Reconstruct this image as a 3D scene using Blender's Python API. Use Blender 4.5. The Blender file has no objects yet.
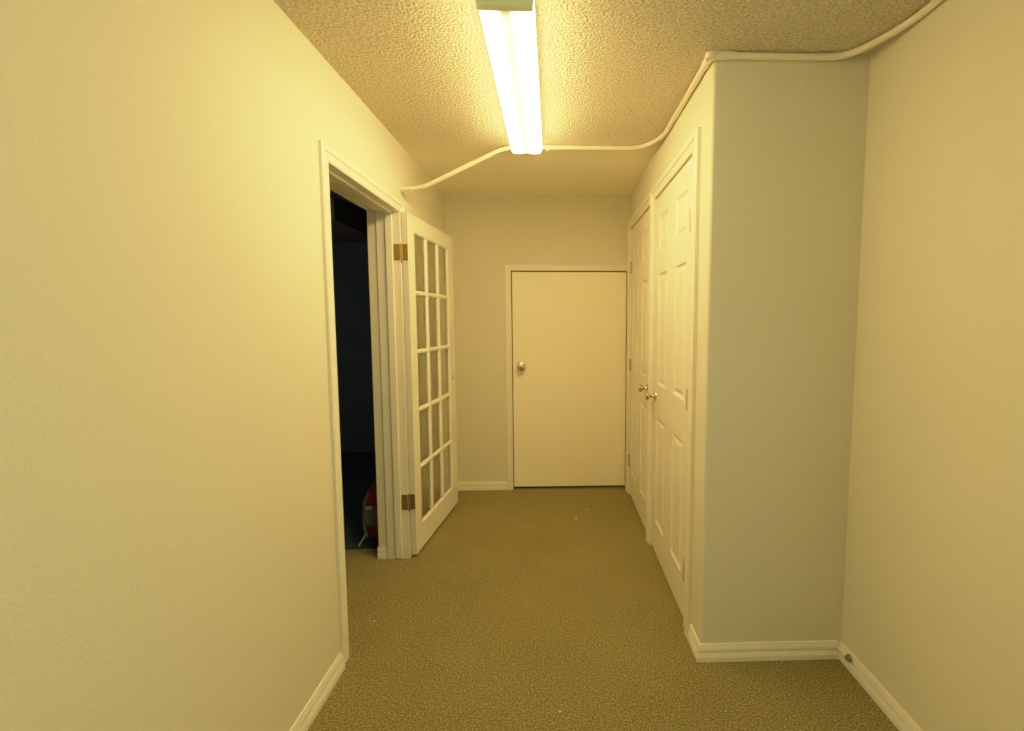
import bpy, bmesh, math, random
from mathutils import Vector, Matrix
random.seed(7)
S = bpy.context.scene
C = S.collection
H = 2.44
XL, XR, XC, YC, YB, YF = -0.890, 1.210, 0.603, 1.822, 3.834, -2.3
W2 = -1.07            # room-side face of the thick left wall

# ------------------------------------------------------------------ materials
def srgb(r, g, b):
    f = lambda c: c/12.92 if c <= .04045 else ((c+.055)/1.055)**2.4
    return (f(r/255), f(g/255), f(b/255), 1)

def newmat(name):
    m = bpy.data.materials.new(name); m.use_nodes = True
    nt = m.node_tree
    return m, nt, nt.nodes['Principled BSDF']

def paint(name, col, rough=.6, var=.03, scale=3.0, bump=0.0, bscale=200, spec=.5, metal=0.0, detail=4):
    m, nt, p = newmat(name)
    L = nt.links
    tc = nt.nodes.new('ShaderNodeTexCoord')
    n = nt.nodes.new('ShaderNodeTexNoise'); n.inputs['Scale'].default_value = scale; n.inputs['Detail'].default_value = detail
    L.new(tc.outputs['Object'], n.inputs['Vector'])
    mx = nt.nodes.new('ShaderNodeMix'); mx.data_type = 'RGBA'
    mx.inputs[6].default_value = tuple(c*(1-var) for c in col[:3])+(1,)
    mx.inputs[7].default_value = tuple(min(1, c*(1+var)) for c in col[:3])+(1,)
    L.new(n.outputs['Fac'], mx.inputs[0]); L.new(mx.outputs[2], p.inputs['Base Color'])
    p.inputs['Roughness'].default_value = rough
    p.inputs['Specular IOR Level'].default_value = spec
    p.inputs['Metallic'].default_value = metal
    if bump:
        b = nt.nodes.new('ShaderNodeTexNoise'); b.inputs['Scale'].default_value = bscale; b.inputs['Detail'].default_value = 2
        L.new(tc.outputs['Object'], b.inputs['Vector'])
        bn = nt.nodes.new('ShaderNodeBump'); bn.inputs['Strength'].default_value = 1; bn.inputs['Distance'].default_value = bump
        L.new(b.outputs['Fac'], bn.inputs['Height']); L.new(bn.outputs['Normal'], p.inputs['Normal'])
    return m

WALL = (.715, .68, .52, 1)
TRIM = (.82, .79, .64, 1)
M = {}
M['wall'] = paint('wall_paint', WALL, .75, .02, 2.5, .0007, 160, .3)
M['trim'] = paint('trim_paint', TRIM, .38, .015, 4, 0, 1, .5)
M['door'] = paint('door_paint', TRIM, .42, .015, 5, .0002, 60, .5)
M['pipe'] = paint('pipe_paint', (.80, .74, .55, 1), .45, .03, 12, 0, 1, .5)
M['flat_door'] = paint('flat_door_paint', (.93, .87, .66, 1), .5, .015, 4, 0, 1, .4)
M['brass'] = paint('antique_brass', (.40, .27, .07, 1), .45, .25, 60, 0, 1, .5, .45)
M['bronze'] = paint('brown_hinge_metal', (.25, .15, .06, 1), .45, .25, 60, 0, 1, .5, .4)
M['nickel'] = paint('brushed_nickel', (.62, .58, .46, 1), .25, .06, 60, 0, 1, .5, 1)
M['hinge_nickel'] = paint('dull_nickel', (.50, .48, .37, 1), .45, .1, 60, 0, 1, .5, .5)
M['fixture_metal'] = paint('fixture_enamel', (.82, .88, .62, 1), .4, .03, 10, 0, 1, .5)
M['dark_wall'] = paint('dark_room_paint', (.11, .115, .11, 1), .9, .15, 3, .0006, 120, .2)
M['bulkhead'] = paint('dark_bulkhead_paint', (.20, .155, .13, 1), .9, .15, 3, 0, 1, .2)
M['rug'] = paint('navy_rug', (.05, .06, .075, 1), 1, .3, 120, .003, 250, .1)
M['red'] = paint('red_nylon', (.22, .022, .05, 1), .75, .2, 20, .001, 180, .3)
M['grey_nylon'] = paint('grey_nylon', (.10, .12, .11, 1), .8, .2, 20, .001, 180, .3)
M['pale'] = paint('pale_fabric', (.35, .32, .30, 1), .8, .1, 20)
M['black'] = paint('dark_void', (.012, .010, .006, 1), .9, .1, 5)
M['lint'] = paint('lint', (.8, .76, .62, 1), .9, .05, 50)
M['grey_plastic'] = paint('grey_plastic', (.20, .21, .18, 1), .5, .1, 50)

# popcorn ceiling: coarse blobs near, smoother past the pipe
def ceiling_mat():
    m, nt, p = newmat('popcorn_ceiling'); L = nt.links; N = nt.nodes.new
    tc = N('ShaderNodeTexCoord')
    n1 = N('ShaderNodeTexNoise'); n1.inputs['Scale'].default_value = 100; n1.inputs['Detail'].default_value = 2; n1.inputs['Roughness'].default_value = .55
    n1.inputs['Distortion'].default_value = 0
    L.new(tc.outputs['Object'], n1.inputs['Vector'])
    v = N('ShaderNodeTexVoronoi'); v.inputs['Scale'].default_value = 105; v.feature = 'SMOOTH_F1'
    L.new(tc.outputs['Object'], v.inputs['Vector'])
    r = N('ShaderNodeMapRange'); r.inputs[1].default_value = .35; r.inputs[2].default_value = .72
    L.new(n1.outputs['Fac'], r.inputs[0])
    a = N('ShaderNodeMath'); a.operation = 'MULTIPLY_ADD'; a.inputs[1].default_value = -.5
    L.new(v.outputs['Distance'], a.inputs[0]); L.new(r.outputs[0], a.inputs[2])
    b = N('ShaderNodeBump'); b.inputs['Strength'].default_value = 1
    sx = N('ShaderNodeSeparateXYZ'); L.new(tc.outputs['Object'], sx.inputs[0])
    d = N('ShaderNodeMapRange'); d.inputs[1].default_value = 2.55; d.inputs[2].default_value = 2.95
    d.inputs[3].default_value = POP; d.inputs[4].default_value = .0008
    L.new(sx.outputs['Y'], d.inputs[0]); L.new(d.outputs[0], b.inputs['Distance'])
    L.new(a.outputs[0], b.inputs['Height']); L.new(b.outputs['Normal'], p.inputs['Normal'])
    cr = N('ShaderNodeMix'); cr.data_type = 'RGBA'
    cr.inputs[6].default_value = (.62, .54, .36, 1); cr.inputs[7].default_value = (.96, .89, .67, 1)  # troughs dark, crests light: relief shading put into the colour
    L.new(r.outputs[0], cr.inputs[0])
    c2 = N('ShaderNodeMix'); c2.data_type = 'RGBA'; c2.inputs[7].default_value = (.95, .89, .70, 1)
    far = N('ShaderNodeMapRange'); far.inputs[1].default_value = 2.6; far.inputs[2].default_value = 3.0; L.new(sx.outputs['Y'], far.inputs[0])  # far end lightened in colour to make up for weak light there
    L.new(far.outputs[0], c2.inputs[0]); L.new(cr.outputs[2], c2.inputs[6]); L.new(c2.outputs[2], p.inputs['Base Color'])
    p.inputs['Roughness'].default_value = .9; p.inputs['Specular IOR Level'].default_value = .2
    return m
POP = .0075
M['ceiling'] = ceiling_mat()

def carpet_mat():
    m, nt, p = newmat('olive_loop_carpet'); L = nt.links; N = nt.nodes.new
    tc = N('ShaderNodeTexCoord')
    n = N('ShaderNodeTexNoise'); n.inputs['Scale'].default_value = 150; n.inputs['Detail'].default_value = 4; n.inputs['Roughness'].default_value = .85
    L.new(tc.outputs['Object'], n.inputs['Vector'])
    cr = N('ShaderNodeValToRGB'); e = cr.color_ramp.elements
    e[0].position = .37; e[0].color = (.105, .092, .033, 1)
    e[1].position = .64; e[1].color = (.72, .62, .29, 1)
    k = cr.color_ramp.elements.new(.45); k.color = (.225, .198, .076, 1)
    k = cr.color_ramp.elements.new(.56); k.color = (.36, .31, .125, 1)
    L.new(n.outputs['Fac'], cr.inputs[0])
    n2 = N('ShaderNodeTexNoise'); n2.inputs['Scale'].default_value = 3; n2.inputs['Detail'].default_value = 3
    L.new(tc.outputs['Object'], n2.inputs['Vector'])
    mr = N('ShaderNodeMapRange'); mr.inputs[3].default_value = .86; mr.inputs[4].default_value = 1.14
    L.new(n2.outputs['Fac'], mr.inputs[0])
    n3 = N('ShaderNodeTexNoise'); n3.inputs['Scale'].default_value = 130; n3.inputs['Detail'].default_value = 3
    L.new(tc.outputs['Object'], n3.inputs['Vector'])
    hs = N('ShaderNodeHueSaturation')
    mh = N('ShaderNodeMapRange'); mh.inputs[1].default_value = .36; mh.inputs[2].default_value = .64; mh.inputs[3].default_value = .43; mh.inputs[4].default_value = .56
    L.new(n3.outputs['Fac'], mh.inputs[0]); L.new(mh.outputs[0], hs.inputs['Hue'])
    L.new(mr.outputs[0], hs.inputs['Value']); L.new(cr.outputs[0], hs.inputs['Color'])
    L.new(hs.outputs[0], p.inputs['Base Color'])
    b = N('ShaderNodeBump'); b.inputs['Distance'].default_value = .007; b.inputs['Strength'].default_value = 1
    L.new(n.outputs['Fac'], b.inputs['Height']); L.new(b.outputs['Normal'], p.inputs['Normal'])
    p.inputs['Roughness'].default_value = 1; p.inputs['Specular IOR Level'].default_value = .1
    return m
M['carpet'] = carpet_mat()

def glass_mat():
    m = bpy.data.materials.new('door_glass'); m.use_nodes = True; nt = m.node_tree; nt.nodes.clear(); L = nt.links; N = nt.nodes.new
    o = N('ShaderNodeOutputMaterial'); t = N('ShaderNodeBsdfTransparent'); t.inputs[0].default_value = (.97, .98, .95, 1)
    g = N('ShaderNodeBsdfGlossy'); g.inputs['Roughness'].default_value = .03
    f = N('ShaderNodeFresnel'); f.inputs['IOR'].default_value = 1.45
    mx = N('ShaderNodeMixShader'); L.new(f.outputs[0], mx.inputs[0]); L.new(t.outputs[0], mx.inputs[1]); L.new(g.outputs[0], mx.inputs[2])
    # faint dust and smears, thickened to put a pale reflection into the panes
    d = N('ShaderNodeBsdfDiffuse'); d.inputs[0].default_value = (.6, .57, .45, 1)
    tc = N('ShaderNodeTexCoord'); n = N('ShaderNodeTexNoise'); n.inputs['Scale'].default_value = 9; L.new(tc.outputs['Object'], n.inputs['Vector'])
    r = N('ShaderNodeMapRange'); r.inputs[1].default_value = .4; r.inputs[2].default_value = .8; r.inputs[3].default_value = .10; r.inputs[4].default_value = .24
    L.new(n.outputs['Fac'], r.inputs[0])
    m2 = N('ShaderNodeMixShader'); L.new(r.outputs[0], m2.inputs[0]); L.new(mx.outputs[0], m2.inputs[1]); L.new(d.outputs[0], m2.inputs[2])
    L.new(m2.outputs[0], o.inputs[0])
    return m
M['glass'] = glass_mat()

LAMP = 55
SIDE = .86
def lens_mat():
    m = bpy.data.materials.new('glowing_acrylic_lens'); m.use_nodes = True; nt = m.node_tree; nt.nodes.clear(); L = nt.links; N = nt.nodes.new
    o = N('ShaderNodeOutputMaterial'); e = N('ShaderNodeEmission')
    tc = N('ShaderNodeTexCoord'); s = N('ShaderNodeSeparateXYZ'); L.new(tc.outputs['Object'], s.inputs[0])
    ab = N('ShaderNodeMath'); ab.operation = 'ABSOLUTE'; L.new(s.outputs['X'], ab.inputs[0])
    mid = N('ShaderNodeMapRange'); mid.inputs[1].default_value = .007; mid.inputs[2].default_value = .050; mid.inputs[3].default_value = .06; mid.inputs[4].default_value = 1
    mid.interpolation_type = 'SMOOTHSTEP'
    L.new(ab.outputs[0], mid.inputs[0])
    ay = N('ShaderNodeMath'); ay.operation = 'MULTIPLY'; ay.inputs[1].default_value = -1; L.new(s.outputs['Y'], ay.inputs[0])
    en = N('ShaderNodeMapRange'); en.inputs[1].default_value = .53; en.inputs[2].default_value = .60; en.inputs[3].default_value = 1; en.inputs[4].default_value = .14
    en.interpolation_type = 'SMOOTHSTEP'
    L.new(ay.outputs[0], en.inputs[0])
    mu = N('ShaderNodeMath'); mu.operation = 'MULTIPLY'; L.new(mid.outputs[0], mu.inputs[0]); L.new(en.outputs[0], mu.inputs[1])
    m2 = N('ShaderNodeMath'); m2.operation = 'MULTIPLY'; m2.inputs[1].default_value = LAMP; L.new(mu.outputs[0], m2.inputs[0])
    # the acrylic sides glow less than the underside
    ge = N('ShaderNodeNewGeometry'); sn = N('ShaderNodeSeparateXYZ'); L.new(ge.outputs['Normal'], sn.inputs[0])
    sd = N('ShaderNodeMapRange'); sd.inputs[1].default_value = -.2; sd.inputs[2].default_value = -.95; sd.inputs[3].default_value = SIDE; sd.inputs[4].default_value = 1
    L.new(sn.outputs['Z'], sd.inputs[0])
    m3 = N('ShaderNodeMath'); m3.operation = 'MULTIPLY'; L.new(m2.outputs[0], m3.inputs[0]); L.new(sd.outputs[0], m3.inputs[1])
    zt = N('ShaderNodeMapRange'); zt.inputs[1].default_value = -.030; zt.inputs[2].default_value = -.080; zt.inputs[3].default_value = .06; zt.inputs[4].default_value = 1
    L.new(s.outputs['Z'], zt.inputs[0])
    m4 = N('ShaderNodeMath'); m4.operation = 'MULTIPLY'; L.new(m3.outputs[0], m4.inputs[0]); L.new(zt.outputs[0], m4.inputs[1])
    L.new(m4.outputs[0], e.inputs['Strength'])
    e.inputs['Color'].default_value = (1, .68, .26, 1)
    L.new(e.outputs[0], o.inputs[0])
    return m
M['lens'] = lens_mat()

# ------------------------------------------------------------------ mesh helpers
def add_box(bm, x0, x1, y0, y1, z0, z1):
    v = [bm.verts.new((x, y, z)) for z in (z0, z1) for y in (y0, y1) for x in (x0, x1)]
    for f in ((0, 2, 3, 1), (4, 5, 7, 6), (0, 1, 5, 4), (2, 6, 7, 3), (0, 4, 6, 2), (1, 3, 7, 5)):
        bm.faces.new([v[i] for i in f])

def add_prism(bm, loops, cap=True):
    """loops: list of equal-length closed loops of 3D points, skinned in order."""
    R = [[bm.verts.new(p) for p in l] for l in loops]
    n = len(R[0])
    for a, b in zip(R, R[1:]):
        for i in range(n):
            bm.faces.new((a[i], a[(i+1) % n], b[(i+1) % n], b[i]))
    if cap:
        bm.faces.new(R[0][::-1]); bm.faces.new(R[-1])

def add_tube(bm, pts, r, seg=16, cap=True):
    pts = [Vector(p) for p in pts]
    loops = []; prev = None
    for i, p in enumerate(pts):
        t = (pts[min(i+1, len(pts)-1)]-pts[max(i-1, 0)]).normalized()
        if prev is None:
            u = t.orthogonal().normalized()
        else:
            u = (prev - t*prev.dot(t)).normalized()
        prev = u; w = t.cross(u)
        loops.append([p+(u*math.cos(a)+w*math.sin(a))*r for a in [2*math.pi*k/seg for k in range(seg)]])
    add_prism(bm, loops, cap)

def smooth_path(ctrl, rad=.08, n=8):
    """polyline with rounded bends (quadratic fillets)."""
    P = [Vector(c) for c in ctrl]; out = [P[0]]
    for a, b, c in zip(P, P[1:], P[2:]):
        r1 = min(rad, (a-b).length*.49); r2 = min(rad, (c-b).length*.49)
        s = b+(a-b).normalized()*r1; e = b+(c-b).normalized()*r2
        for k in range(n+1):
            t = k/n; out.append(s*(1-t)**2+b*2*t*(1-t)+e*t*t)
    out.append(P[-1]); return out

def add_lathe(bm, prof, origin, axis, seg=28):
    """prof: list of (distance along axis, radius)"""
    ax = Vector(axis).normalized(); u = ax.orthogonal().normalized(); w = ax.cross(u); o = Vector(origin)
    loops = [[o+ax*d+(u*math.cos(2*math.pi*k/seg)+w*math.sin(2*math.pi*k/seg))*max(r, .0004) for k in range(seg)] for d, r in prof]
    add_prism(bm, loops)

def obj(name, bm, mat, parent=None, origin=(0, 0, 0), bevel=0, smooth=False, local=False):
    bmesh.ops.recalc_face_normals(bm, faces=bm.faces)
    me = bpy.data.meshes.new(name); bm.to_mesh(me); bm.free()
    me.materials.append(M[mat] if isinstance(mat, str) else mat)
    o = bpy.data.objects.new(name, me); C.objects.link(o)
    if local:
        o.location = origin
    else:
        me.transform(Matrix.Translation(-Vector(origin)))
        o.location = Vector(origin)
    if parent is not None:
        o.parent = parent
        if not local: o.location = Vector(origin)-parent.location
    if smooth:
        for p in me.polygons: p.use_smooth = True
        md = o.modifiers.new('edges', 'EDGE_SPLIT'); md.split_angle = math.radians(35)
    if bevel:
        b = o.modifiers.new('bevel', 'BEVEL'); b.width = bevel; b.segments = 2; b.limit_method = 'ANGLE'
    return o

def tag(o, label, cat, kind=None, group=None):
    o['label'] = label; o['category'] = cat
    if kind: o['kind'] = kind
    if group: o['group'] = group
    return o

def empty(name, loc, rz=0):
    o = bpy.data.objects.new(name, None); C.objects.link(o); o.location = loc; o.rotation_euler = (0, 0, rz)
    o.empty_display_size = .1
    return o

def boxes(*bs):
    bm = bmesh.new()
    for b in bs: add_box(bm, *b)
    return bm

# ------------------------------------------------------------------ room shell
tag(obj('floor', boxes((-3.3, 1.45, YF-.1, 5.3, -.06, 0)), 'carpet'), 'olive brown speckled low pile carpet covering the hallway floor', 'floor', 'structure')
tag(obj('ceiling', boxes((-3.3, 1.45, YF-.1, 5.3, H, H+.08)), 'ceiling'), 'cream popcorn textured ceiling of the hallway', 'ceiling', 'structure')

# left wall with the doorway (hall layer, then the drywall return on the dark side)
OY0, OY1, OZ = 1.850, 2.727, 2.068
bm = boxes((-1.02, XL, YF-.1, OY0, 0, H), (-1.02, XL, OY1, YB+.1, 0, H), (-1.02, XL, OY0, OY1, OZ, H),
           (W2, -1.023, YF-.1, 1.876, 0, H), (W2, -1.023, 2.712, YB+.1, 0, H), (W2, -1.023, 1.876, 2.712, 2.052, H))
tag(obj('wall_left', bm, 'wall'), 'long beige left hallway wall with the open doorway in it', 'wall', 'structure')
tag(obj('wall_right', boxes((XR, XR+.1, YF-.1, YC+.1, 0, H)), 'wall'), 'blank beige wall on the right beyond the closet bump-out', 'wall', 'structure')
tag(obj('wall_behind', boxes((W2, XR+.1, YF-.1, YF, 0, H)), 'bulkhead'), 'unseen brown wall closing the hallway opposite the far end, darkened to cut bounced light', 'wall', 'structure')  # coloured dark so it bounces less light onto the closet front
BX0, BX1, BZ = -.368, .593, 1.838
tag(obj('wall_back', boxes((XL, BX0, YB, YB+.1, 0, H), (BX1, XC+.1, YB, YB+.1, 0, H), (BX0, BX1, YB, YB+.1, BZ, H)), 'wall'),
    'beige end wall of the hallway around the low plain door', 'wall', 'structure')

# closet bump-out: rounded corner column, front face and the door wall
D1, D2, DZ = (2.045, 2.815), (2.935, 3.700), 2.152
bm = bmesh.new()
r = .012
arc = [(XC+r-r*math.cos(a), YC+r-r*math.sin(a)) for a in [math.pi/2*k/6 for k in range(7)]]
poly = arc+[(XR, YC), (XR, YC+.1), (XC+.1, YC+.1), (XC+.1, D1[0]-.004), (XC, D1[0]-.004)]
add_prism(bm, [[(x, y, z) for x, y in poly] for z in (0, H)])
add_box(bm, XC, XC+.1, D1[1]+.004, D2[0]-.004, 0, DZ+.004)
add_box(bm, XC, XC+.1, D2[1]+.004, YB, 0, DZ+.004)
add_box(bm, XC, XC+.1, D1[0]-.004, YB, DZ+.004, H)
tag(obj('wall_closet', bm, 'wall'), 'beige closet bump-out wall with a rounded corner and shaded grey front face', 'wall', 'structure')
tag(obj('wall_closet_inside', boxes((XC+.55, XC+.6, YC+.1, YB+.1, 0, H)), 'wall'), 'hidden rear wall inside the closets', 'wall', 'structure')

# dark side room seen through the doorway
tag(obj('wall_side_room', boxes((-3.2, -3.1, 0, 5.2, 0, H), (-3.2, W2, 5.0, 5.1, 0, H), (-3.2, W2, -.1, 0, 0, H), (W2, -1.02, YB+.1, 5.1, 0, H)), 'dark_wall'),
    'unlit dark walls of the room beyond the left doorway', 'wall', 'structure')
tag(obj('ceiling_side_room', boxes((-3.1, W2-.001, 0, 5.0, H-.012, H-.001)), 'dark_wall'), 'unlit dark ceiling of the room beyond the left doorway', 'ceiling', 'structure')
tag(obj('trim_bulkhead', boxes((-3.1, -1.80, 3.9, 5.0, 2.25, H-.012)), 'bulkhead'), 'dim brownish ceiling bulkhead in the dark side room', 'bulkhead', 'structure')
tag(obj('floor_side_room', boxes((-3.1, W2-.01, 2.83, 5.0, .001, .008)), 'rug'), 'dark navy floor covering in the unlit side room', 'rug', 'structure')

# ------------------------------------------------------------------ baseboards
BP = [(0, 0), (.017, 0), (.017, .020), (.0115, .037), (.0045, .0385), (.0045, .0440), (.0120, .0455), (.0115, .052), (.0055, .072), (0, .072)]
def baseboard(name, path, label, side=1):
    """path in plan; profile grows to the left (side=1) of travel; mitred corners."""
    P = [Vector((x, y)) for x, y in path]
    loops = []
    for i, p in enumerate(P):
        def nrm(a, b):
            t = (b-a).normalized(); return Vector((-t.y, t.x))*side
        if i == 0: m = nrm(P[0], P[1])
        elif i == len(P)-1: m = nrm(P[-2], P[-1])
        else:
            a, b = nrm(P[i-1], p), nrm(p, P[i+1]); m = (a+b)/(1+a.dot(b))
        loops.append([(p.x+m.x*t, p.y+m.y*t, z) for t, z in BP])
    bm = bmesh.new(); add_prism(bm, loops)
    return tag(obj(name, bm, 'trim', origin=(P[0].x, P[0].y, 0)), label, 'baseboard', 'structure')
baseboard('baseboard_left', [(XL, YF), (XL, 1.822)], 'off-white moulded baseboard along the left wall before the doorway', -1)
baseboard('baseboard_left_far', [(XL, 2.780), (XL, YB), (-.419, YB)], 'off-white moulded baseboard turning the far left corner beside the low end door', -1)
baseboard('baseboard_closet', [(XC, 1.952), (XC, YC), (XR-.0155, YC)], 'off-white moulded baseboard wrapping the grey closet corner', -1)
baseboard('baseboard_right', [(XR, YC-.0005), (XR, YF)], 'off-white moulded baseboard along the right wall', -1)
bm = bmesh.new()
add_prism(bm, [[(x, 2.712-t*.6, z) for t, z in BP] for x in (W2-.006, -1.0235)])
tag(obj('baseboard_doorway', bm, 'trim', origin=(-1.05, 2.71, 0)), 'short stub of baseboard on the doorway return beside the jamb', 'baseboard', 'structure')

# ------------------------------------------------------------------ door casings
CP = [(0, 0), (0, .009), (.05, .0115), (.12, .0115), (.15, .0085), (.32, .0105), (.54, .0135), (.57, .0175), (.64, .0205), (.88, .0205), (1, .016), (1, 0)]
def casing(bm, a, b, zt, w0, w1, wt, to3d, thick=1.0):
    """mitred U-shaped casing round an opening a..b wide and zt high. to3d(u, z, t)."""
    st = []
    for s, t in CP:
        t *= thick
        st.append(((a-s*w0, 0, t), (a-s*w0, zt+s*wt, t), (b+s*w1, zt+s*wt, t), (b+s*w1, 0, t)))
    add_prism(bm, [[to3d(*q[i]) for q in st] for i in range(4)])

# trim_1: left doorway
t1 = tag(empty('trim_1', (XL, 2.29, 0)), 'off-white door frame with moulded casing round the dark left doorway', 'door frame', 'structure')
bm = bmesh.new(); casing(bm, 1.882, 2.712, 2.050, .059, .064, .056, lambda u, z, t: (XL+t, u, max(z, .016) if u < 2.2 else z), .72)
obj('casing', bm, 'trim', t1, (XL, 2.29, 0), smooth=False)
bm = boxes((-1.018, -.885, OY0+.002, 1.883, 0, 2.047), (-1.018, -.885, 2.705, OY1-.002, 0, 2.047), (-1.018, -.885, OY0+.002, OY1-.002, 2.047, 2.066))
obj('jamb', bm, 'trim', t1, (-.95, 2.29, 0))
bm = boxes((-.966, -.928, 1.883, 1.894, .012, 2.047), (-.966, -.928, 2.694, 2.705, .012, 2.047), (-.966, -.928, 1.894, 2.694, 2.036, 2.047))
obj('door_stop', bm, 'trim', t1, (-.95, 2.29, 0), bevel=.002)
bm = boxes((-.919, -.889, 1.883, 1.886, .945, 1.005))
obj('strike_plate', bm, 'brass', t1, (-.90, 1.873, .975), bevel=.001)
t1.children[-1]['label'] = 'small brass strike plate'

# trim_2: casing of both closet doors
t2 = tag(empty('trim_2', (XC, 2.87, 0)), 'off-white moulded casing round the pair of white closet doors', 'door frame', 'structure')
bm = bmesh.new(); casing(bm, D1[0]-.004, D1[1]+.004, DZ+.004, .086, .054, .068, lambda u, z, t: (XC-t, u, z), 1.0)
obj('casing', bm, 'trim', t2, (XC, 2.43, 0))
bm = bmesh.new(); casing(bm, D2[0]-.004, D2[1]+.004, DZ+.004, .054, .086, .068, lambda u, z, t: (XC-t, u, z), .98)
obj('casing', bm, 'trim', t2, (XC, 3.32, 0))
# trim_3: casing of the low end door
t3 = tag(empty('trim_3', (.11, YB, 0)), 'narrow off-white flat casing round the low door at the hallway end', 'door frame', 'structure')
CPs = CP
CP = [(0, 0), (0, .008), (.1, .010), (.9, .012), (1, .010), (1, 0)]
bm = bmesh.new(); casing(bm, BX0+.003, BX1-.002, BZ-.001, .051, .0115, .047, lambda u, z, t: (u, YB-t, z), 1.1)
obj('casing', bm, 'trim', t3, (.11, YB, 0))
CP = CPs
bm = boxes((BX0+.003, BX1-.002, YB+.04, YB+.10, 0.0, .006))  # black strip painting the shade in the gap under the door
obj('gap_shade', bm, 'black', t3, (.11, YB+.05, 0))
# black strips added behind the low door, shade of its gaps put in as colour
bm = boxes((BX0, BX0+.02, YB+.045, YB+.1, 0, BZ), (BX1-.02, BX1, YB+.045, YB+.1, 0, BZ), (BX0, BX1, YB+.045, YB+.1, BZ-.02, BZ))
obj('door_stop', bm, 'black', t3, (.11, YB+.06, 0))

# ------------------------------------------------------------------ hardware
def knob(parent, pos, axis, mat='nickel', scale=1.0, label=None):
    """round door knob: rosette + stem + flattened ball"""
    s = scale
    bm = bmesh.new()
    add_lathe(bm, [(.020*s, .0105*s), (.028*s, .010*s), (.034*s, .013*s), (.040*s, .021*s), (.046*s, .0258*s), (.054*s, .0268*s), (.061*s, .0245*s), (.065*s, .019*s), (.0665*s, .010*s), (.0668*s, .0)], pos, axis)
    k = obj('door_knob', bm, mat, parent, pos, smooth=True)
    if label: k['label'] = label
    bm = bmesh.new()
    add_lathe(bm, [(-.001, .031*s), (.002*s, .0325*s), (.006*s, .031*s), (.010*s, .024*s), (.012*s, .014*s), (.021*s, .0115*s)], pos, axis)
    me = obj('rosette', bm, mat, None, pos, smooth=True)
    me.parent = k; me.location = (0, 0, 0)
    return k

def closet_hinge(parent, y, z, side, h=.092):
    bm = bmesh.new()
    add_tube(bm, [(XC-.0065, y, z-h/2), (XC-.0065, y, z+h/2)], .0078, 12)
    for q in (-.5, -.18, .18, .5):
        add_tube(bm, [(XC-.0065, y, z+q*h-.001), (XC-.0065, y, z+q*h+.001)], .0088, 12)
    add_box(bm, XC-.0045, XC-.0002, min(y, y+side*.036), max(y, y+side*.036), z-h/2+.002, z+h/2-.002)
    obj('hinge', bm, 'hinge_nickel', parent, (XC, y, z))

# ------------------------------------------------------------------ six-panel closet doors
def panel_door_bm(w, h, t, us, zs, hinge_left=True):
    """local: x 0..w, y 0 = front face, +y is depth, z 0..h"""
    bm = bmesh.new()
    U = [0]+[v for u in us for v in u]+[w]; Z = [0]+[v for z in zs for v in z]+[h]
    ucell = {i for i in range(1, len(U)-1, 2)}; zcell = {i for i in range(1, len(Z)-1, 2)}
    V = {(i, j): bm.verts.new((U[i], 0, Z[j])) for i in range(len(U)) for j in range(len(Z))}
    for i in range(len(U)-1):
        for j in range(len(Z)-1):
            q = [V[i, j], V[i+1, j], V[i+1, j+1], V[i, j+1]]
            if i in ucell and j in zcell:
                rings = [q]
                for ins, dep in ((.004, .004), (.013, .0085), (.019, .0085), (.036, .002), (.040, .0015)):
                    rings.append([bm.verts.new(c) for c in ((U[i]+ins, dep, Z[j]+ins), (U[i+1]-ins, dep, Z[j]+ins), (U[i+1]-ins, dep, Z[j+1]-ins), (U[i]+ins, dep, Z[j+1]-ins))])
                for a, b in zip(rings, rings[1:]):
                    for k in range(4):
                        bm.faces.new((a[k], a[(k+1) % 4], b[(k+1) % 4], b[k]))
                bm.faces.new(rings[-1])
            else:
                bm.faces.new(q)
    # back and edges
    nu, nz = len(U)-1, len(Z)-1
    B = {(i, j): bm.verts.new((U[i], t, Z[j])) for i in (0, nu) for j in (0, nz)}
    bm.faces.new((B[0, 0], B[0, nz], B[nu, nz], B[nu, 0]))
    bm.faces.new([V[i, 0] for i in range(nu+1)]+[B[nu, 0], B[0, 0]])
    bm.faces.new([V[i, nz] for i in range(nu+1)]+[B[nu, nz], B[0, nz]])
    bm.faces.new([V[0, j] for j in range(nz+1)]+[B[0, nz], B[0, 0]])
    bm.faces.new([V[nu, j] for j in range(nz+1)]+[B[nu, nz], B[nu, 0]])
    return bm

ZS = [(.205-.012, .850-.012), (1.052-.012, 1.702-.012), (1.838-.012, 2.032-.012)]
def closet_door(name, y0, y1, hinge_y, hside, knob_y, knob_z, hz, label):
    w = y1-y0
    root = tag(empty(name, (XC, (y0+y1)/2, 0)), label, 'door', 'structure')
    bm = panel_door_bm(w, 2.137, .034, [(.098, .298+.004), (w-.302, w-.098)], ZS)
    # local x -> world +y ; local y (depth) -> world +x
    for v in bm.verts:
        v.co = Vector((XC+.001+v.co.y, y0+v.co.x, .012+v.co.z))
    obj('door_leaf', bm, 'door', root, (XC, (y0+y1)/2, .012))
    for z in hz: closet_hinge(root, hinge_y, z, hside)
    knob(root, (XC+.001, knob_y, knob_z), (-1, 0, 0), 'nickel', .93)
    return root
closet_door('door_2', D1[0], D1[1], D1[0]+.004, 1, 2.757, .972, (.262, 1.070, 1.872), 'nearer white six-panel closet door with hinges by the wall corner')
closet_door('door_3', D2[0], D2[1], D2[1]-.004, -1, 2.997, .985, (.285, 1.075, 1.848), 'farther white six-panel closet door next to the hallway end wall')

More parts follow.
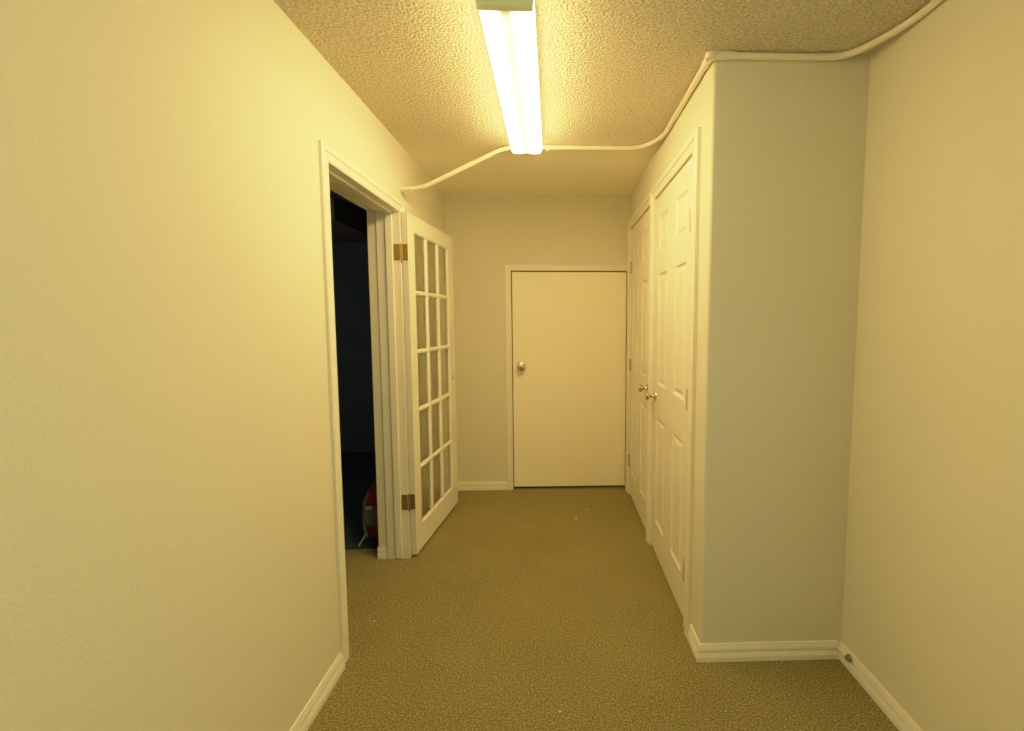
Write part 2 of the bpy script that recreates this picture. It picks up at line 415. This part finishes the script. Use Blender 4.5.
# ------------------------------------------------------------------ low plain end door
d4 = tag(empty('door_4', (.11, YB, 0)), 'low plain flush white door closed at the hallway end', 'door', 'structure')
bm = boxes((BX0+.010, BX1-.008, YB+.002, YB+.038, .022, BZ-.010))
obj('door_leaf', bm, 'flat_door', d4, (.11, YB+.02, .018), bevel=.0015)
knob(d4, (-.289, YB+.002, 1.050), (0, -1, 0), 'nickel', 1.15)
for z in (1.50, .93, .33):
    bm = bmesh.new(); add_tube(bm, [(BX1-.006, YB-.014, z-.035), (BX1-.006, YB-.014, z+.035)], .005, 12)
    obj('hinge', bm, 'hinge_nickel', d4, (BX1, YB-.014, z))

# ------------------------------------------------------------------ french door, local x along the leaf from the hinge
P0 = Vector((-.843, 2.709, 0)); ang = math.atan2(3.526-2.705, -.768+.843)
fd = tag(empty('door_1', P0, ang), 'white fifteen-lite glazed french door swung open against the left wall', 'door', 'structure')
LW, LZ0, LZ1, LT = .822, .022, 2.047, .034
gu0, gu1, gz0, gz1 = .094, .712, .172, 1.952
bm = boxes((0, gu0, 0, LT, LZ0, LZ1), (gu1, LW, 0, LT, LZ0, LZ1), (gu0, gu1, 0, LT, LZ0, gz0), (gu0, gu1, 0, LT, gz1, LZ1))
obj('door_frame', bm, 'door', fd, local=True)
bm = bmesh.new()
mw = .0145
def bar(bm, axis, c, a, b):
    prof = [(-mw, .012), (-mw*.55, .004), (-mw*.35, .0015), (mw*.35, .0015), (mw*.55, .004), (mw, .012), (mw, LT-.012), (mw*.4, LT-.002), (-mw*.4, LT-.002), (-mw, LT-.012)]
    if axis == 'z': add_prism(bm, [[(c+s, t, q) for s, t in prof] for q in (a, b)])
    else: add_prism(bm, [[(q, t, c+s) for s, t in prof] for q in (a, b)])
for k in (1, 2): bar(bm, 'z', gu0+(gu1-gu0)*k/3, gz0, gz1)
for k in (1, 2, 3, 4): bar(bm, 'x', gz0+(gz1-gz0)*k/5, gu0, gu1)
obj('muntin_grid', bm, 'door', fd, local=True)
# glazing bead around the whole glazed field
bm = bmesh.new()
bead = [(0, .0005), (.004, .002), (.010, .010), (.010, LT-.010), (.004, LT-.002), (0, LT-.0005)]
rings = [[(gu0+s, t, gz0+s) for s, t in bead], [(gu1-s, t, gz0+s) for s, t in bead], [(gu1-s, t, gz1-s) for s, t in bead], [(gu0+s, t, gz1-s) for s, t in bead]]
add_prism(bm, rings+[rings[0]], cap=False)
obj('glazing_bead', bm, 'door', fd, local=True)
bm = bmesh.new()
for i in range(3):
    for j in range(5):
        u0 = gu0+(gu1-gu0)*i/3+.006; u1 = gu0+(gu1-gu0)*(i+1)/3-.006
        z0 = gz0+(gz1-gz0)*j/5+.006; z1 = gz0+(gz1-gz0)*(j+1)/5-.006
        v = [bm.verts.new(c) for c in ((u0, LT/2, z0), (u1, LT/2, z0), (u1, LT/2, z1), (u0, LT/2, z1))]
        bm.faces.new(v)
obj('glass', bm, 'glass', fd, local=True)
# latch bore plug in the free stile
bm = bmesh.new(); add_lathe(bm, [(0, .012), (.001, .012), (.0015, .008), (.0012, .0)], (.757, .0, 1.0), (0, -1, 0))
b = obj('latch_bore', bm, 'bronze', fd, local=True); b['label'] = 'small dark latch hole'
for z, mt in ((1.82, 'brass'), (.350, 'bronze')):
    # door-side plate on the leaf edge, jamb-side plate on the frame, pin between them
    bm = bmesh.new(); add_box(bm, -.0025, 0, .002, LT-.001, z-.046, z+.046)
    add_tube(bm, [(-.006, LT+.002, z-.049), (-.006, LT+.002, z+.049)], .0048, 12)
    add_lathe(bm, [(0, .0048), (.004, .006), (.008, .003), (.010, 0)], (-.006, LT+.002, z-.049), (0, 0, -1), 12)
    hp = obj('hinge', bm, mt, fd, local=True)
    hp['label'] = 'brass butt hinge near the top' if z > 1 else 'dark brown butt hinge near the bottom'
    bm = boxes((-.923, -.887, 2.7022, 2.705, z-.046, z+.046))
    o = obj('hinge_plate', bm, mt, t1, (-.905, 2.704, z), bevel=.0006)

# ------------------------------------------------------------------ ceiling light
LXc, LYc, LZb = -.153, 2.055, 2.353
LL = 1.19
cl = tag(empty('ceiling_light', (LXc, LYc, H), math.radians(.5)), 'long lit fluorescent ceiling light with a white wraparound lens', 'light')
hw = .086
cs = [(-hw*.93, -.012), (-hw, -.030), (-hw*.99, -.055), (-hw*.94, -.074), (-hw*.86, -.083), (-hw*.70, -.087),
      (-hw*.3, -.0875), (0, -.086), (hw*.3, -.0875), (hw*.70, -.087), (hw*.86, -.083), (hw*.94, -.074), (hw*.99, -.055), (hw, -.030), (hw*.93, -.012)]
bm = bmesh.new()
n = 24
add_prism(bm, [[(x, -LL/2+.004+(LL-.008)*k/n, z) for x, z in cs] for k in range(n+1)])
obj('lens', bm, 'lens', cl, local=True, smooth=True)
bm = boxes((-.072, .072, -LL/2, LL/2, -.011, -.0005))
obj('housing', bm, 'fixture_metal', cl, local=True, bevel=.002)
ce = [(x*1.0, z) for x, z in [(-hw*.98, -.0005), (-hw*1.0, -.030), (-hw*.97, -.086), (-hw*.90, -.0895), (hw*.90, -.0895), (hw*.97, -.086), (hw*1.0, -.030), (hw*.98, -.0005)]]
for a, b in ((-LL/2-.024, -LL/2+.005),):
    bm = bmesh.new(); add_prism(bm, [[(x, a, z) for x, z in ce], [(x, b, z) for x, z in ce]])
    obj('end_cap', bm, 'fixture_metal', cl, local=True, bevel=.0015)
# ------------------------------------------------------------------ conduit
cd = tag(empty('conduit_pipe', (.1, 2.75, H)), 'cream painted conduit pipe running across the ceiling and round the closet corner', 'pipe')
R = .0125; zc = H-R-.004; xs = XC-R-.003; yf = YC-R-.003
path = smooth_path([(XL+.001, 2.752, 2.184), (-.772, 2.752, 2.188), (-.285, 2.752, zc), (.43, 2.752, zc)], .07)[:-1]
path += smooth_path([(.30, 2.752, zc), (.500, 2.745, zc), (xs, 2.58, zc), (xs, YC-.002, zc)], .09)[1:]
bm = bmesh.new(); add_tube(bm, path, R)
obj('pipe', bm, 'pipe', cd, (.1, 2.75, H), smooth=True)
path = smooth_path([(XC-.01, yf, zc), (1.03, yf, zc), (1.115, yf-.02, zc), (XR-R-.003, 1.60, zc), (XR-R-.003, YF+.01, zc)], .09)
bm = bmesh.new(); add_tube(bm, path, R)
obj('pipe', bm, 'pipe', cd, (.9, 1.8, H), smooth=True)
# corner elbow fitting and couplings
bm = bmesh.new()
add_tube(bm, smooth_path([(xs, YC+.055, zc), (xs, yf, zc-.001), (XC+.05, yf, zc)], .035, 8), R*1.32)
add_lathe(bm, [(-.004, .019), (.002, .021), (.012, .021), (.016, .018)], (xs-.002, yf-.002, zc-.010), (0, 0, 1), 20)
obj('elbow', bm, 'pipe', cd, (xs, yf, zc), smooth=True)
bm = bmesh.new(); add_tube(bm, [(XC+.050, yf, zc), (XC+.075, yf, zc)], R*1.18)
obj('coupling', bm, 'pipe', cd, (XC+.06, yf, zc), smooth=True)
def strap(p, ax):
    bm = bmesh.new(); p = Vector(p); ax = Vector(ax)
    add_tube(bm, [p-ax*.006, p+ax*.006], R*1.13)
    add_lathe(bm, [(0, .0050), (R+.004, .0050), (R+.007, .0045), (R+.0085, .002)], p, (0, 0, -1), 12)
    obj('strap', bm, 'pipe', cd, tuple(p), smooth=True)
strap((-.045, 2.752, zc), (1, 0, 0))
strap((-.862, 2.752, 2.185), (1, 0, 0)); strap((-.828, 2.752, 2.186), (1, 0, 0))
strap((xs, 1.98, zc), (0, 1, 0))

# ------------------------------------------------------------------ small things
cb = tag(empty('cable_end', (XR-.014, 1.75, .05)), 'short cream cable end with dark connector on the right baseboard', 'cable')
xb = XR-.0155
bm = bmesh.new(); add_tube(bm, smooth_path([(xb, YC-.018, .046), (xb, 1.79, .052), (xb, 1.752, .052)], .01), .0115, 12)
obj('cable', bm, 'pipe', cb, (xb, 1.78, .05), smooth=True)
bm = bmesh.new(); add_lathe(bm, [(0, .011), (.002, .0145), (.009, .0145), (.011, .010), (.020, .010), (.021, .004)], (xb-.001, 1.752, .052), (0, -1, -.05), 16)
obj('connector', bm, 'grey_plastic', cb, (xb, 1.745, .052), smooth=True)

def fluff(x, y, s, label, seed):
    rnd = random.Random(seed)
    bm = bmesh.new(); bmesh.ops.create_icosphere(bm, subdivisions=2, radius=s)
    for v in bm.verts:
        v.co = Vector((v.co.x*rnd.uniform(.7, 1.4), v.co.y*rnd.uniform(.6, 1.1), v.co.z*.35*rnd.uniform(.8, 1.2)))
        v.co += Vector((x, y, s*.35))
    tag(obj('lint_scrap', bm, 'lint', origin=(x, y, 0)), label, 'lint')
fluff(.141, 3.227, .0075, 'larger white lint scrap on the carpet in front of the low end door', 1)
fluff(.231, 3.383, .0060, 'smaller white lint scrap on the carpet closest to the low end door', 2)
fluff(.010, 1.580, .0040, 'tiny white lint scrap on the carpet in the foreground', 3)
fluff(-.872, 2.124, .0035, 'tiny pale lint scrap on the carpet in the left doorway', 4)

# red bag on the floor of the dark room, half hidden by the wall
bg = tag(empty('backpack', (-1.165, 2.99, .01)), 'red backpack with grey pocket standing on the floor in the dark side room', 'backpack')
def soft(bm, cx, cy, cz, sx, sy, sz, p=3.2, seg=28, rings=18):
    L = []
    for j in range(rings+1):
        th = -math.pi/2+math.pi*j/rings
        ct, st = abs(math.cos(th))**(2/p), math.copysign(abs(math.sin(th))**(2/p), math.sin(th))
        L.append([(cx+sx*max(ct, .01)*math.copysign(abs(math.cos(a))**(2/p), math.cos(a)), cy+sy*max(ct, .01)*math.copysign(abs(math.sin(a))**(2/p), math.sin(a)), cz+sz*st)
                  for a in [2*math.pi*k/seg for k in range(seg)]])
    add_prism(bm, L)
bm = bmesh.new(); soft(bm, -1.157, 3.0, .197, .078, .14, .186)
obj('bag_body', bm, 'red', bg, (-1.157, 3.0, .01), smooth=True)
bm = bmesh.new(); soft(bm, -1.165, 2.862, .20, .055, .03, .070, 2.6)
obj('pocket', bm, 'grey_nylon', bg, (-1.165, 2.86, .2), smooth=True)
bm = bmesh.new(); add_tube(bm, smooth_path([(-1.19, 2.90, .345), (-1.212, 2.868, .29), (-1.216, 2.856, .15), (-1.205, 2.87, .06)], .04), .010, 10)
obj('strap', bm, 'grey_nylon', bg, (-1.22, 2.87, .2), smooth=True)
bm = bmesh.new(); add_tube(bm, smooth_path([(-1.18, 2.95, .375), (-1.17, 2.95, .405), (-1.13, 2.95, .405), (-1.12, 2.95, .375)], .02), .007, 10)
obj('handle', bm, 'grey_nylon', bg, (-1.15, 2.95, .38), smooth=True)
bm = bmesh.new(); add_prism(bm, [[(-1.190, 2.835, .255), (-1.150, 2.833, .255), (-1.150, 2.833, .275), (-1.190, 2.835, .275)], [(-1.190, 2.831, .255), (-1.150, 2.829, .255), (-1.150, 2.829, .275), (-1.190, 2.831, .275)]])
obj('tag', bm, 'pale', bg, (-1.17, 2.83, .26))
bm = bmesh.new(); add_tube(bm, [(-1.205, 2.858, .085), (-1.245, 2.84, .018)], .006, 8)
obj('pull_cord', bm, 'pale', bg, (-1.24, 2.84, .04), smooth=True)

# ------------------------------------------------------------------ lights
def area(name, loc, rot, sx, sy, e, col):
    l = bpy.data.lights.new(name, 'AREA'); l.shape = 'RECTANGLE'; l.size = sx; l.size_y = sy; l.energy = e; l.color = col
    o = bpy.data.objects.new(name, l); C.objects.link(o); o.location = loc; o.rotation_euler = rot
    return o
area('daylight_from_behind', (.15, YF+.15, 1.45), (math.radians(90), 0, 0), 1.9, 1.9, .4, (.86, 1.0, .66))
area('left_wall_fill', (1.12, -.35, 1.55), (math.radians(90), 0, math.radians(86)), 1.0, 1.5, 14, (.90, 1.0, .62))  # unseen fill lamp added to brighten the left wall
area('right_wall_fill', (-.80, -.35, 1.75), (math.radians(90), 0, math.radians(-92)), .9, 1.4, 9, (1.0, .93, .58))  # second added fill, out of view, lifting the right wall
area('side_room_fill', (-2.55, 2.35, 1.5), (math.radians(90), 0, 0), .8, .8, 2.6, (.75, .95, 1.0))  # added lamp with no visible source, lifts the dark side room

w = bpy.data.worlds.new('World'); S.world = w; w.use_nodes = True
w.node_tree.nodes['Background'].inputs[0].default_value = (.02, .02, .02, 1)
w.node_tree.nodes['Background'].inputs[1].default_value = .2

# ------------------------------------------------------------------ camera
f, yaw, pitch, roll, cx, cy, ch = 461.287, .031693, -.081723, -.001025, 570.506, 358.644, 1.42806
sy, cy_, sp, cp = math.sin(yaw), math.cos(yaw), math.sin(pitch), math.cos(pitch)
F = Vector((sy*cp, cy_*cp, sp)); Rr = Vector((cy_, -sy, 0)); U = Rr.cross(F)
c, s = math.cos(roll), math.sin(roll)
R2, U2 = c*Rr+s*U, -s*Rr+c*U
cam = bpy.data.cameras.new('Camera'); co = bpy.data.objects.new('Camera', cam); C.objects.link(co)
co.matrix_world = Matrix(((R2.x, U2.x, -F.x, 0), (R2.y, U2.y, -F.y, 0), (R2.z, U2.z, -F.z, ch), (0, 0, 0, 1)))
cam.sensor_fit = 'HORIZONTAL'; cam.sensor_width = 36; cam.lens = 36*f/1024
cam.shift_x = (512-cx)/1024; cam.shift_y = (cy-365.5)/1024
cam.clip_start = .02
S.camera = co
S.view_settings.view_transform = 'Standard'
S.view_settings.look = 'None'
S.view_settings.exposure = 0
S.view_settings.gamma = 1.12
# soft highlight shoulder, like the camera's own tone curve
S.view_settings.use_curve_mapping = True
cm = S.view_settings.curve_mapping
cm.white_level = (3.0, 3.0, 3.0); cm.extend = 'HORIZONTAL'
cv = cm.curves[3]
while len(cv.points) > 2: cv.points.remove(cv.points[-1])
cv.points[0].location = (0, 0); cv.points[1].location = (1, 1)
for q in ((.15, .15), (.3, .30), (.5, .50), (.7, .68), (1.0, .83), (1.4, .925), (2.0, .98)): cv.points.new(q[0]/3.0, q[1])
cm.update()
S.cycles.max_bounces = 14; S.cycles.diffuse_bounces = 8
